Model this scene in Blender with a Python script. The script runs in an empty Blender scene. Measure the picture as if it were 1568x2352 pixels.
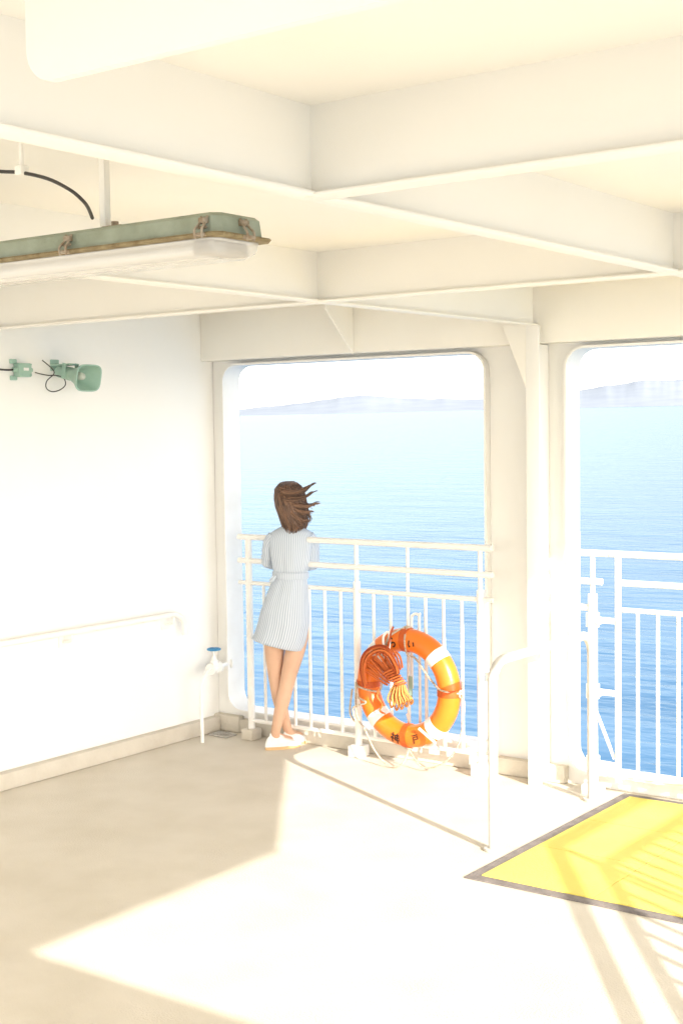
import bpy, bmesh, math, random
from mathutils import Vector, Matrix, noise
random.seed(7)
R = math.radians
V = Vector
S = bpy.context.scene
COL = S.collection
PI = math.pi
# ------------------------------------------------------------------ camera model
F = 3150.0
yaw, pitch, roll = R(36.3), R(3.49), R(-0.8)
Rc = Matrix.Rotation(yaw, 3, 'Z') @ Matrix.Rotation(PI/2 - pitch, 3, 'X') @ Matrix.Rotation(roll, 3, 'Z')
CH = 1.85
def ray(px, py): return Rc @ V(((px-784)/F, -(py-1176)/F, -1))
_d = ray(505, 1672)
CAM = V((_d.x*CH/_d.z, _d.y*CH/_d.z, CH))
def onz(px, py, z=0.0):
    d = ray(px, py); return CAM + d*((z-CAM.z)/d.z)
def ony(px, py, y):
    d = ray(px, py); return CAM + d*((y-CAM.y)/d.y)
def onx(px, py, x):
    d = ray(px, py); return CAM + d*((x-CAM.x)/d.x)

# ------------------------------------------------------------------ helpers
ORG = {}
def tag(o, label=None, cat=None, group=None, kind=None):
    if label: o['label'] = label
    if cat: o['category'] = cat
    if group: o['group'] = group
    if kind: o['kind'] = kind
    return o
def thing(name, label, cat, loc, group=None):
    o = bpy.data.objects.new(name, None); COL.objects.link(o)
    o.empty_display_size = 0.05
    o.location = loc; ORG[o.name] = V(loc)
    return tag(o, label, cat, group)
def obj(name, bm, mat, parent=None, smooth=True, org=None, angle=40):
    org = ORG[parent.name] if parent else V(org or (0, 0, 0))
    bmesh.ops.translate(bm, verts=bm.verts, vec=-org)
    me = bpy.data.meshes.new(name); bm.to_mesh(me); bm.free()
    if smooth:
        for p in me.polygons: p.use_smooth = True
        try: me.set_sharp_from_angle(angle=R(angle))
        except Exception: pass
    o = bpy.data.objects.new(name, me); COL.objects.link(o)
    me.materials.append(mat)
    if parent: o.parent = parent
    else: o.location = org
    ORG[o.name] = org
    return o
def B(): return bmesh.new()
def box(bm, c, s, rot=None, bev=0.0, seg=2):
    M = Matrix.Translation(V(c))
    if rot is not None: M = M @ rot.to_4x4()
    M = M @ Matrix.Diagonal((s[0], s[1], s[2], 1))
    r = bmesh.ops.create_cube(bm, size=1, matrix=M)
    if bev:
        es = list({e for v in r['verts'] for e in v.link_edges})
        bmesh.ops.bevel(bm, geom=es, offset=bev, segments=seg, affect='EDGES', profile=0.5)
    return bm
def box2(bm, a, b, bev=0.0):
    a, b = V(a), V(b)
    return box(bm, (a+b)/2, [abs(b[i]-a[i]) for i in range(3)], None, bev)
def catmull(pts, k=6, closed=False):
    P = [V(p) for p in pts]; n = len(P); out = []
    rng = n if closed else n-1
    for i in range(rng):
        if closed: a, b, c, d = P[(i-1) % n], P[i], P[(i+1) % n], P[(i+2) % n]
        else: a, b, c, d = P[max(i-1, 0)], P[i], P[i+1], P[min(i+2, n-1)]
        for j in range(k):
            t = j/k
            out.append(0.5*((2*b)+(c-a)*t+(2*a-5*b+4*c-d)*t*t+(3*b-a-3*c+d)*t**3))
    if not closed: out.append(P[-1])
    return out
def tube(bm, pts, r, n=10, closed=False, cap=True, uvl=None, ucount=1):
    P = [V(p) for p in pts]; m = len(P)
    rr = r if isinstance(r, (list, tuple)) else [r]*m
    T = []
    for i in range(m):
        if closed: t = P[(i+1) % m]-P[(i-1) % m]
        else: t = P[min(i+1, m-1)]-P[max(i-1, 0)]
        T.append(t.normalized() if t.length > 1e-9 else V((0, 0, 1)))
    up = V((0, 0, 1)) if abs(T[0].z) < 0.9 else V((1, 0, 0))
    u = (up - T[0]*up.dot(T[0])).normalized()
    rings = []
    for i in range(m):
        u = (u - T[i]*u.dot(T[i]))
        u = u.normalized() if u.length > 1e-9 else T[i].orthogonal().normalized()
        w = T[i].cross(u)
        rings.append([bm.verts.new(P[i] + (u*math.cos(2*PI*k/n)+w*math.sin(2*PI*k/n))*rr[i]) for k in range(n)])
    for i in range(m if closed else m-1):
        a, b = rings[i], rings[(i+1) % m]
        for k in range(n):
            f = bm.faces.new((a[k], a[(k+1) % n], b[(k+1) % n], b[k]))
            if uvl:
                for l, uu, vv in zip(f.loops, (k, k+1, k+1, k), (i, i, i+1, i+1)):
                    l[uvl].uv = (uu/n*ucount, vv)
    if cap and not closed:
        bm.faces.new(rings[0][::-1]); bm.faces.new(rings[-1])
    return bm
def loft(bm, rings, closed=True, cap0=True, cap1=True, uvl=None, ucount=1):
    vs = [[bm.verts.new(V(p)) for p in r] for r in rings]
    n = len(vs[0])
    for i in range(len(vs)-1):
        for k in range(n if closed else n-1):
            k2 = (k+1) % n
            f = bm.faces.new((vs[i][k], vs[i][k2], vs[i+1][k2], vs[i+1][k]))
            if uvl:
                for l, uu, vv in zip(f.loops, (k, k+1, k+1, k), (i, i, i+1, i+1)):
                    l[uvl].uv = (uu/n*ucount, vv)
    if closed and cap0: bm.faces.new(vs[0][::-1])
    if closed and cap1: bm.faces.new(vs[-1])
    return bm
def plate(bm, outer, holes, y0, y1):
    """polygon in (x,z) with holes, extruded from y0 to y1"""
    edges = []
    for lp in [outer]+holes:
        vs = [bm.verts.new((p[0], y0, p[1])) for p in lp]
        for i in range(len(vs)): edges.append(bm.edges.new((vs[i], vs[(i+1) % len(vs)])))
    r = bmesh.ops.triangle_fill(bm, use_beauty=True, use_dissolve=False, edges=edges, normal=(0, -1, 0))
    fs = [g for g in r['geom'] if isinstance(g, bmesh.types.BMFace)]
    e = bmesh.ops.extrude_face_region(bm, geom=fs)
    bmesh.ops.translate(bm, verts=[g for g in e['geom'] if isinstance(g, bmesh.types.BMVert)], vec=(0, y1-y0, 0))
    bmesh.ops.recalc_face_normals(bm, faces=bm.faces)
    return bm
def rrect(x0, x1, z0, z1, r, n=7):
    out = []
    for cx, cz, a0 in ((x1-r, z1-r, 0), (x0+r, z1-r, 90), (x0+r, z0+r, 180), (x1-r, z0+r, 270)):
        for i in range(n+1):
            a = R(a0+90*i/n); out.append((cx+r*math.cos(a), cz+r*math.sin(a)))
    return out
def prism(bm, tri, off):
    """polygon of 3D points extruded by vector off"""
    a = [bm.verts.new(V(p)) for p in tri]; b = [bm.verts.new(V(p)+V(off)) for p in tri]
    bm.faces.new(a); bm.faces.new(b[::-1]); n = len(a)
    for i in range(n): bm.faces.new((a[i], b[i], b[(i+1) % n], a[(i+1) % n]))
    bmesh.ops.recalc_face_normals(bm, faces=bm.faces)
    return bm

# ------------------------------------------------------------------ materials
def mat(name, c, rough=0.5, c2=None, scale=4.0, bump=0.0, bscale=60.0, spec=0.4, metal=0.0, detail=6, lo=0.35, hi=0.7, island=False):
    m = bpy.data.materials.new(name); m.use_nodes = True
    nt = m.node_tree; b = nt.nodes['Principled BSDF']
    b.inputs['Roughness'].default_value = rough
    b.inputs['Specular IOR Level'].default_value = spec
    b.inputs['Metallic'].default_value = metal
    tc = nt.nodes.new('ShaderNodeTexCoord')
    if c2:
        cr = nt.nodes.new('ShaderNodeValToRGB')
        cr.color_ramp.elements[0].position = lo; cr.color_ramp.elements[1].position = hi
        cr.color_ramp.elements[0].color = (*c, 1); cr.color_ramp.elements[1].color = (*c2, 1)
        if island:
            g = nt.nodes.new('ShaderNodeNewGeometry'); nt.links.new(g.outputs['Random Per Island'], cr.inputs['Fac'])
        else:
            n = nt.nodes.new('ShaderNodeTexNoise'); n.inputs['Scale'].default_value = scale; n.inputs['Detail'].default_value = detail
            nt.links.new(tc.outputs['Object'], n.inputs['Vector']); nt.links.new(n.outputs['Fac'], cr.inputs['Fac'])
        nt.links.new(cr.outputs['Color'], b.inputs['Base Color'])
    else: b.inputs['Base Color'].default_value = (*c, 1)
    if bump:
        n2 = nt.nodes.new('ShaderNodeTexNoise'); n2.inputs['Scale'].default_value = bscale; n2.inputs['Detail'].default_value = 4
        nt.links.new(tc.outputs['Object'], n2.inputs['Vector'])
        bp = nt.nodes.new('ShaderNodeBump'); bp.inputs['Strength'].default_value = bump; bp.inputs['Distance'].default_value = 0.01
        nt.links.new(n2.outputs['Fac'], bp.inputs['Height']); nt.links.new(bp.outputs['Normal'], b.inputs['Normal'])
    return m
M_WALL = mat('white_wall_paint', (.92, .90, .855), .45, (.90, .875, .825), 1.6, .12, 9)
M_CEIL = mat('cream_ceiling_paint', (.92, .885, .81), .42, (.90, .86, .78), 1.3, .12, 7)
M_RAIL = mat('white_rail_paint', (.91, .885, .84), .35, (.87, .835, .78), 9, .1, 40)
M_HOOP = mat('darkened_white_tube_paint', (.60, .57, .515), .35, (.53, .50, .45), 12, .1, 40)  # white paint darkened so the tube's shading shows against sunlit white
M_DECK = mat('tan_deck_paint', (.72, .655, .555), .75, (.655, .59, .485), 3.2, .35, 130, .2, detail=12)
M_CURB = mat('tan_curb_paint', (.70, .64, .54), .65, (.62, .56, .465), 6, .3, 60, .25)
M_YEL = mat('yellow_floor_paint', (.86, .70, .16), .6, (.80, .645, .125), 3, .3, 120, .25)
M_GREY = mat('grey_edge_paint', (.18, .157, .15), .7, (.28, .245, .23), 14, .4, 120, .2)
M_GREEN = mat('pale_green_enamel', (.37, .53, .43), .35, (.31, .47, .375), 12, .05, 50)
M_LGREEN = mat('weathered_green_enamel', (.34, .375, .29), .45, (.245, .275, .195), 14, .2, 60)
M_RUST = mat('rusty_gasket', (.18, .125, .055), .7, (.32, .26, .14), 30, .3, 90)
M_CLIP = mat('rusted_clip_steel', (.24, .165, .095), .55, (.40, .34, .26), 60, .3, 90)
M_BLACK = mat('black_rubber', (.03, .028, .026), .5, (.07, .06, .05), 30)
M_DARKIN = mat('horn_plug_grey', (.60, .62, .55), .5)
M_BLUE = mat('blue_handwheel_paint', (.05, .25, .50), .4, (.10, .33, .55), 30)
M_ORANGE = mat('orange_ring_shell', (.84, .20, .016), .32, (.78, .175, .012), 10, .06, 40, .5)
M_STRAP = mat('dark_orange_strap', (.60, .10, .01), .5, (.50, .08, .008), 40, .3, 200)
M_BAND = mat('reflective_white_band', (.86, .84, .80), .35, (.80, .78, .72), 20)
M_INK = mat('black_lettering', (.03, .012, .008), .6, (.06, .02, .012), 40)
M_ROPE = mat('pale_rope', (.62, .53, .42), .8, (.38, .275, .19), 90, .5, 300)
M_HANK = mat('shaded_orange_cord', (.36, .05, .010), .75, (.88, .24, .055), 60, .5, 300, lo=.1, hi=.9, island=True)  # upper cord colour carries its shade, dark strands imitate gaps between loops
M_HANK_LIT = mat('sunlit_orange_cord', (.52, .15, .025), .75, (.80, .36, .11), 60, .5, 300, lo=0, hi=1, island=True)  # lighter copy of the cord, sunlight on the lower loops put into colour
M_SKIN = mat('skin', (.70, .44, .30), .5, (.65, .40, .27), 12, 0, 50, .35)
M_HAIR = mat('brown_hair', (.06, .031, .019), .42, (.22, .115, .065), 25, 0, 60, .5, lo=0, hi=1, island=True)
M_SHOE = mat('white_canvas', (.88, .86, .83), .7, (.80, .77, .73), 30, .2, 200)
M_SOLE = mat('tan_sole', (.70, .47, .24), .6, (.62, .40, .19), 30)
M_PLATE = mat('galvanised_plate', (.5, .48, .44), .5, (.36, .32, .27), 30, .2, 80)

def m_dress(name, c0, c1):
    m = mat(name, (.8, .8, .8), .8, spec=.2); nt = m.node_tree; b = nt.nodes['Principled BSDF']
    uv = nt.nodes.new('ShaderNodeUVMap'); sx = nt.nodes.new('ShaderNodeSeparateXYZ'); nt.links.new(uv.outputs['UV'], sx.inputs[0])
    mu = nt.nodes.new('ShaderNodeMath'); mu.operation = 'MULTIPLY'; mu.inputs[1].default_value = 2*PI; nt.links.new(sx.outputs['X'], mu.inputs[0])
    si = nt.nodes.new('ShaderNodeMath'); si.operation = 'SINE'; nt.links.new(mu.outputs[0], si.inputs[0])
    cr = nt.nodes.new('ShaderNodeValToRGB'); cr.color_ramp.elements[0].position = .1; cr.color_ramp.elements[1].position = .4
    cr.color_ramp.elements[0].color = (*c0, 1); cr.color_ramp.elements[1].color = (*c1, 1)
    nt.links.new(si.outputs[0], cr.inputs['Fac']); nt.links.new(cr.outputs['Color'], b.inputs['Base Color'])
    return m
M_DRESS = m_dress('striped_cotton', (.61, .65, .70), (.37, .425, .51))
M_BELT = m_dress('striped_belt_cotton', (.61, .65, .70), (.38, .435, .52))
def m_cover():
    m = mat('clear_cover', (.88, .85, .79), .25); nt = m.node_tree; b = nt.nodes['Principled BSDF']
    tr = nt.nodes.new('ShaderNodeBsdfTransparent'); mx = nt.nodes.new('ShaderNodeMixShader'); mx.inputs[0].default_value = .35
    nt.links.new(tr.outputs[0], mx.inputs[1]); nt.links.new(b.outputs[0], mx.inputs[2])
    nt.links.new(mx.outputs[0], nt.nodes['Material Output'].inputs['Surface'])
    return m
M_COVER = m_cover()
def m_sea():
    m = bpy.data.materials.new('sea_water'); m.use_nodes = True; nt = m.node_tree; nt.nodes.remove(nt.nodes['Principled BSDF'])
    out = nt.nodes['Material Output']
    tc = nt.nodes.new('ShaderNodeTexCoord')
    mp = nt.nodes.new('ShaderNodeMapping'); mp.inputs['Rotation'].default_value = (0, 0, R(-36)); mp.inputs['Scale'].default_value = (.4, 1.0, 1)
    nt.links.new(tc.outputs['Object'], mp.inputs['Vector'])
    def nz(s, d):
        n = nt.nodes.new('ShaderNodeTexNoise'); n.inputs['Scale'].default_value = s; n.inputs['Detail'].default_value = d; nt.links.new(mp.outputs[0], n.inputs['Vector']); return n
    n1, n2 = nz(1.1, 4), nz(.22, 3)
    def bump(n, st, di, prev=None):
        b = nt.nodes.new('ShaderNodeBump'); b.inputs['Strength'].default_value = st; b.inputs['Distance'].default_value = di
        nt.links.new(n.outputs['Fac'], b.inputs['Height'])
        if prev: nt.links.new(prev.outputs['Normal'], b.inputs['Normal'])
        return b
    bb = bump(n1, .40, .26, bump(n2, .35, .5))
    fr = nt.nodes.new('ShaderNodeFresnel'); fr.inputs['IOR'].default_value = 1.34; nt.links.new(bb.outputs['Normal'], fr.inputs['Normal'])
    gl = nt.nodes.new('ShaderNodeBsdfGlossy'); gl.inputs['Roughness'].default_value = .18; gl.inputs['Color'].default_value = (.485, .545, .59, 1); nt.links.new(bb.outputs['Normal'], gl.inputs['Normal'])
    df = nt.nodes.new('ShaderNodeBsdfDiffuse')
    cr = nt.nodes.new('ShaderNodeValToRGB'); cr.color_ramp.elements[0].position = .35; cr.color_ramp.elements[1].position = .65
    cr.color_ramp.elements[0].color = (.042, .150, .295, 1); cr.color_ramp.elements[1].color = (.09, .215, .37, 1)
    nt.links.new(n2.outputs['Fac'], cr.inputs['Fac']); nt.links.new(cr.outputs['Color'], df.inputs['Color'])
    mx = nt.nodes.new('ShaderNodeMixShader'); nt.links.new(fr.outputs[0], mx.inputs[0]); nt.links.new(df.outputs[0], mx.inputs[1]); nt.links.new(gl.outputs[0], mx.inputs[2])
    nt.links.new(mx.outputs[0], out.inputs['Surface'])
    return m
M_SEA = m_sea()
M_HILL = mat('haze_tinted_hillside', (.31, .335, .38), 1.0, (.345, .37, .405), .006, 0, 1, 0)  # aerial haze is put into this pale blue colour

# ------------------------------------------------------------------ the setting: sea and hills (ship heels a little against the horizon)
d1, d2 = ray(560, 950), ray(1330, 932)
nsea = d2.cross(d1).normalized()
if nsea.z < 0: nsea = -nsea
qs = V((0, 0, 1)).rotation_difference(nsea)
SEA_M = Matrix.Translation(CAM - nsea*10.0) @ qs.to_matrix().to_4x4()
bm = B()
rad = [0.5, 30, 80, 200, 600, 2000, 8000, 25000]; rings = [[(r*math.cos(2*PI*k/64), r*math.sin(2*PI*k/64), 0) for k in range(64)] for r in rad]
loft(bm, rings, True, True, False); bmesh.ops.recalc_face_normals(bm, faces=bm.faces)
bm.faces.ensure_lookup_table()
if bm.faces[0].normal.z < 0: bmesh.ops.reverse_faces(bm, faces=bm.faces)
sea = obj('sea', bm, M_SEA, None, False); sea.matrix_world = SEA_M
tag(sea, 'calm pale blue sea beyond the white railings', 'sea', kind='structure')
prof = [(300, 10), (420, 12), (545, 14), (620, 19), (690, 25), (740, 31), (790, 37), (840, 39), (890, 34), (950, 29), (1010, 27), (1060, 25), (1115, 24), (1180, 32), (1250, 36), (1330, 40), (1400, 48), (1480, 56), (1568, 56), (1660, 48), (1800, 30), (2000, 14)]
Mi = SEA_M.inverted()
bm = B(); D = 8000.; rows = []
xs = [300+i*5 for i in range(340)]
def pf(x):
    for (a, b), (c, d) in zip(prof, prof[1:]):
        if a <= x <= c:
            t = (x-a)/(c-a); t = t*t*(3-2*t); return b+(d-b)*t
    return 10
for fr, dd in ((0, -1400), (.12, -1150), (.35, -850), (.68, -450), (.9, -180), (1, 0), (.5, 900)):
    row = []
    for x in xs:
        hz = 950-18*(x-560)/770
        dr = (Mi.to_3x3() @ ray(x, hz)); dr.z = 0; dr.normalize()
        h = pf(x)/F*D*fr
        if fr > 0: h += (noise.noise(V((x*.02, fr*1.5, 2)))*5+noise.noise(V((x*.07, fr*1.5, 5)))*2.5)*fr*(pf(x)/40)
        row.append(dr*(D+dd)+V((0, 0, max(h, -2)+(0 if fr else -3))))
    rows.append(row)
loft(bm, rows, False); bmesh.ops.recalc_face_normals(bm, faces=bm.faces)
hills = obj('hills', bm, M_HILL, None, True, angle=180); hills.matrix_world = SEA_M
tag(hills, 'low hazy hills on the far shore across the water', 'hills', kind='structure')

# ------------------------------------------------------------------ deck, walls, ceiling
bm = B(); box2(bm, (-.3, -9, -.25), (9.2, .12, 0)); deck = obj('deck', bm, M_DECK, None, False)
tag(deck, 'tan painted steel deck of the ferry', 'deck', kind='structure')

xa, xb = ony(550, 1250, .10).x, ony(1127, 1250, 0).x
xc = ony(1325, 1250, .10).x
ZO = 2.25
O1 = rrect(xa, xb, .13, ZO, .11); O2 = rrect(xc, xc+1.7, .07, ZO, .11)
bm = B(); plate(bm, [(-.1, -.02), (5.2, -.02), (5.2, 2.57), (-.1, 2.57)], [O1, O2], 0, .10)
fw = obj('front_wall', bm, M_WALL, None, True, angle=30); tag(fw, 'white steel wall with two rounded openings to the sea', 'wall', kind='structure')
def inset(x0, x1, z0, z1, e): return rrect(x0+e, x1-e, z0+e, z1-e, .11-e)
for a, b, z0 in ((xa, xb, .13), (xc, xc+1.7, .07)):
    bm = B(); plate(bm, inset(a, b, z0, ZO, .001), [inset(a, b, z0, ZO, .013)], -.045, .108)
    obj('opening_frame', bm, M_RAIL, fw, True, angle=30)
bm = B(); box2(bm, (.0, -.055, 0.001), (xa+.10, -.002, .10), .006); box2(bm, (xa+.10, -.05, 0.001), (xb+.05, -.002, .085), .006); obj('curb', bm, M_CURB, fw, True)
bm = B(); box2(bm, (xb+.05, -.055, .001), (xc, -.002, .09), .006); obj('curb', bm, M_CURB, fw, True)
bm = B(); box2(bm, (.001, -.11, 2.268), (5.0, -.003, 2.556), .004); obj('header', bm, M_CEIL, fw, True)
xp = ony(1226, 1300, -.16).x
bm = B(); box2(bm, (xp-.006, -.155, .0), (xp+.006, -.111, 2.36)); box2(bm, (xp-.006, -.112, .0), (xp+.006, -.004, 2.262)); obj('pillar_web', bm, M_WALL, fw, False)
bm = B(); box2(bm, (xp-.038, -.167, .0), (xp+.038, -.155, 2.356), .003); obj('pillar_flange', bm, M_WALL, fw, True)
bm = B(); prism(bm, [(xp-.038, -.156, 2.36), (xp-.17, -.156, 2.36), (xp-.038, -.156, 2.04)], (0, -.01, 0)); obj('knee_plate', bm, M_CEIL, fw, False)
pk = ony(806, 815, -.12)
bm = B(); prism(bm, [(pk.x, -.111, 2.262), (pk.x, -.111, 2.552), (pk.x, -.36, 2.552), (pk.x, -.36, 2.50)], (.012, 0, 0)); obj('knee_plate', bm, M_CEIL, fw, False)

bm = B(); box2(bm, (-.1, -9, -.02), (0, -.004, 2.57), 0); sw = obj('side_wall', bm, M_WALL, None, False)
tag(sw, 'plain white side wall carrying the handrail and horn loudspeaker', 'wall', kind='structure')
bm = B(); box2(bm, (.002, -9, 0.001), (.06, -.06, .09), .006); obj('skirting', bm, M_CURB, sw, True)

roof = [(-.4, .2), (3.93, .2), (6.13, -2.75), (7.2, -4.17), (7.2, -5.87), (9.2, -5.87), (9.2, -8), (-.4, -8)]  # unseen right side outlined to shape the sun patch on the deck
bm = B(); prism(bm, [(x, y, 2.55) for x, y in roof], (0, 0, .10)); ceil = obj('ceiling', bm, M_CEIL, None, False)
tag(ceil, 'cream painted steel ceiling plate of the covered deck, its unseen edge shaped to cast shade', 'ceiling', kind='structure')
bm = B()
for (x0, y0), (x1, y1) in zip(roof[1:5], roof[2:6]):
    d = V((x1-x0, y1-y0, 0)); L = d.length
    box(bm, ((x0+x1)/2, (y0+y1)/2, 2.452), (L, .012, .204), Matrix.Rotation(math.atan2(d.y, d.x), 3, 'Z'))
obj('shade_fascia', bm, M_CEIL, ceil, False)  # added unseen strip along the roof edge, sets where the deck shadow falls

ZF = 2.35
def beam(label, axis, pos, a, b, dz=0.0, w=.065, round_end=False, z0=ZF):
    z = z0+dz
    t = thing('ceiling_beam', label, 'ceiling beam', (pos, a, z) if axis == 'y' else (a, pos, z))
    bm = B()
    if axis == 'y': box2(bm, (pos-.006, a, z+.009), (pos+.006, b, 2.556))
    elif round_end:
        r = .05; pts = [(b, 2.556), (a, 2.556)]
        for i in range(9):
            q = R(180+90*i/8); pts.append((a+r+r*math.cos(q), z+r+r*math.sin(q)))
        pts.append((b, z)); plate(bm, pts, [], pos-.008, pos+.008)
    else: box2(bm, (a, pos-.006, z+.009), (b, pos+.006, 2.556))
    obj('web', bm, M_CEIL, t, True, angle=30)
    if round_end: return t
    bm = B()
    if axis == 'y': box2(bm, (pos-w/2, a, z), (pos+w/2, b, z+.009), .003)
    else: box2(bm, (a, pos-w/2, z), (b, pos+w/2, z+.009), .003)
    obj('flange', bm, M_CEIL, t, True)
    return t
G1X, G2X = 3.78, xp
T1Y, T2Y, T0Y = onz(1100, 404, ZF).y, onz(900, 682, ZF).y, onz(105, 190, ZF).y
beam('long ceiling beam nearest the camera, running over the green lamp end', 'y', G1X, -6.6, -.112, .003)
beam('long ceiling beam running straight to the top of the pillar between the openings', 'y', G2X, -6.6, -.17, .003)
beam('cross beam spanning the whole ceiling between the lamp and the openings', 'x', T2Y, .01, 5.6)
beam('cross beam starting where it meets the nearest long beam, right half of the ceiling', 'x', T1Y, G1X+.006, 7.0)
x0 = ony(70, 120, T0Y).x
beam('cross beam with rounded end at the top edge of the photo', 'x', T0Y, x0, 7.0, 0, .09, True)

# ------------------------------------------------------------------ yellow floor panel
mx0 = onz(1065, 2018).x; my0 = onz(1065, 2018).y; mx1, my1 = mx0+2.1, -.06
t = thing('floor_panel', 'yellow painted floor panel with dark grey edge beside the gate', 'floor panel', (mx0, my0, 0))
bm = B(); box2(bm, (mx0, my0, .001), (mx1, my1, .006)); obj('edge_strip', bm, M_GREY, t, False)
bm = B(); e = .052
for i in range(4):
    for j in range(3):
        w, h = (mx1-mx0-2*e)/4, (my1-my0-2*e)/3
        box2(bm, (mx0+e+i*w+.0015, my0+e+j*h+.0015, .004), (mx0+e+(i+1)*w-.0015, my0+e+(j+1)*h-.0015, .0105), .001)
obj('yellow_surface', bm, M_YEL, t, False)

# ------------------------------------------------------------------ railing in the left opening
RY = -.13
zt, z2, z3, zb = ony(840, 1246, RY).z, ony(840, 1304, RY).z, ony(840, 1358, RY).z, ony(840, 1694, RY).z
xl, xr = ony(548, 1240, RY).x, ony(1130, 1258, RY).x
p1, p2, p3 = ony(574, 1450, RY).x, ony(821, 1500, RY).x, ony(1104, 1500, RY).x
t = thing('railing', 'white tube railing the woman leans on, in the left opening', 'railing', (p1, RY, 0))
for z, r in ((zt, .018), (z2, .017), (z3, .013), (zb, .012)):
    bm = B(); tube(bm, [(xl if z > zb+.1 else p1, RY, z), (xr if z > zb+.1 else p3, RY, z)], r, 14); obj('rail', bm, M_RAIL, t)
for x, ztop in ((p1, zt), (p2, z3+.05), (p3, z3+.05)):
    bm = B(); tube(bm, [(x, RY, .02), (x, RY, ztop)], .021, 16); tube(bm, [(x, RY, ztop-.01), (x, RY, zt)], .013, 12)
    o = obj('post', bm, M_RAIL, t)
    bm = B(); box2(bm, (x-.042, RY-.05, .0), (x+.042, RY+.045, .065), .006); obj('post_base', bm, M_RAIL if x > p1+.1 else M_CURB, o)
for a, b in ((p1, p2), (p2, p3)):
    for i in range(1, 7):
        x = a+(b-a)*i/7; hi = zt if (i == 3) else z3
        bm = B(); tube(bm, [(x, RY, zb), (x, RY, hi)], .0095, 10); obj('baluster', bm, M_RAIL, t)

# ------------------------------------------------------------------ gate in the right opening
gz = [ony(1440, y, RY).z for y in (1274, 1340, 1402, 1782)]
h1, h2 = ony(1361, 1500, RY).x, ony(1419, 1500, RY).x
gl = ony(1312, 1270, RY).x
t = thing('railing', 'white fixed rail and hinge post between the pillar and the gate', 'railing', (h1, RY, 0))
for z, xe in ((gz[0], h1+.09), (gz[1], h1+.05), (gz[2], h1)):
    bm = B(); tube(bm, [(gl, RY, z), (xe, RY, z)], .017, 14); obj('rail', bm, M_RAIL, t)
bm = B(); tube(bm, [(h1, RY, .02), (h1, RY, gz[2]+.07)], .024, 16); tube(bm, [(h1, RY, gz[2]+.06), (h1, RY, gz[0])], .012, 12); o = obj('post', bm, M_RAIL, t)
bm = B(); box2(bm, (h1-.045, RY-.05, 0), (h1+.045, RY+.05, .05), .006); obj('post_base', bm, M_RAIL, o)
bm = B(); tube(bm, [(h1+.02, RY-.005, .42), (h2-.02, RY+.0, .19)], .009, 8); obj('brace', bm, M_RAIL, t)
gx1 = h2+1.25
t = thing('gate', 'white barred gate leaf hung at the edge of the yellow floor panel', 'gate', (h2, RY, 0))
for z, r, x0_ in ((gz[0], .017, h1+.095), (gz[1], .016, h2), (gz[2], .012, h2), (gz[3], .013, h2)):
    bm = B(); tube(bm, [(x0_, RY, z), (gx1, RY, z)], r, 14); obj('rail', bm, M_RAIL, t)
for x in (h2, gx1):
    bm = B(); tube(bm, [(x, RY, gz[3]-.04), (x, RY, gz[0])], .016, 14); obj('stile', bm, M_RAIL, t)
for i in range(1, 12):
    x = h2+(gx1-h2)*i/12; bm = B(); tube(bm, [(x, RY, gz[3]), (x, RY, gz[2])], .0095, 10); obj('baluster', bm, M_RAIL, t)
for py in (1425, 1590, 1755):
    z = ony(1385, py, RY).z
    bm = B(); tube(bm, [(h1, RY, z-.035), (h1, RY, z+.035)], .034, 14); box2(bm, (h1, RY-.012, z-.014), (h2+.01, RY+.012, z+.014), .003); tube(bm, [(h1+.045, RY-.012, z), (h1+.045, RY-.03, z)], .02, 10)
    obj('hinge', bm, M_RAIL, t)

# ------------------------------------------------------------------ hoop handrail next to the yellow panel
ha, hb = onz(1147, 1957), onz(1346, 1837)
hx = (ha.x+hb.x)/2; ya, yb = ha.y, hb.y; ztop = onx(1260, 1484, hx).z
def hoop(x, y0, y1, z, r):
    pts = [(x, y0, 0)]
    for i in range(9):
        q = R(180-90*i/8); pts.append((x, y0+r+r*math.cos(q), z-r+r*math.sin(q)))
    for i in range(9):
        q = R(90-90*i/8); pts.append((x, y1-r+r*math.cos(q), z-r+r*math.sin(q)))
    pts.append((x, y1, 0)); return pts
t = thing('hoop_rail', 'white bent tube hoop standing at the left edge of the yellow panel', 'handrail', (hx, ya, 0))
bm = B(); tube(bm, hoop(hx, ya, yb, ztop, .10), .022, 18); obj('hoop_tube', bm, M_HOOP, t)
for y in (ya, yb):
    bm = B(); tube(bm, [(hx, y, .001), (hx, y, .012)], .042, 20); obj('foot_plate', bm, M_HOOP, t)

# ------------------------------------------------------------------ stair railing right of the frame (throws the striped shadow)
sx = 6.0
def sz(y): return 1.4 if y > -2.455 else 1.4+(y+2.455)*.467
t = thing('stair_railing', 'white stair railing right of the yellow panel, throwing striped shadows over it', 'railing', (sx, -3, 0))
ys = [-4.9, -2.455, -.9]
for dz, r in ((0, .026), (-.135, .02), (-.95, .02)):
    bm = B(); tube(bm, [(sx, y, sz(y)+dz) for y in ys], r, 10); obj('rail', bm, M_RAIL, t)
y = -4.8
while y < -.95:
    bm = B(); tube(bm, [(sx, y, sz(y)-.95), (sx, y, sz(y)-.135)], .016, 8); obj('baluster', bm, M_RAIL, t); y += .115
for y in (-4.85, -2.455, -.95):
    bm = B(); tube(bm, [(sx, y, 0), (sx, y, sz(y))], .02, 10); obj('post', bm, M_RAIL, t)

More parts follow.
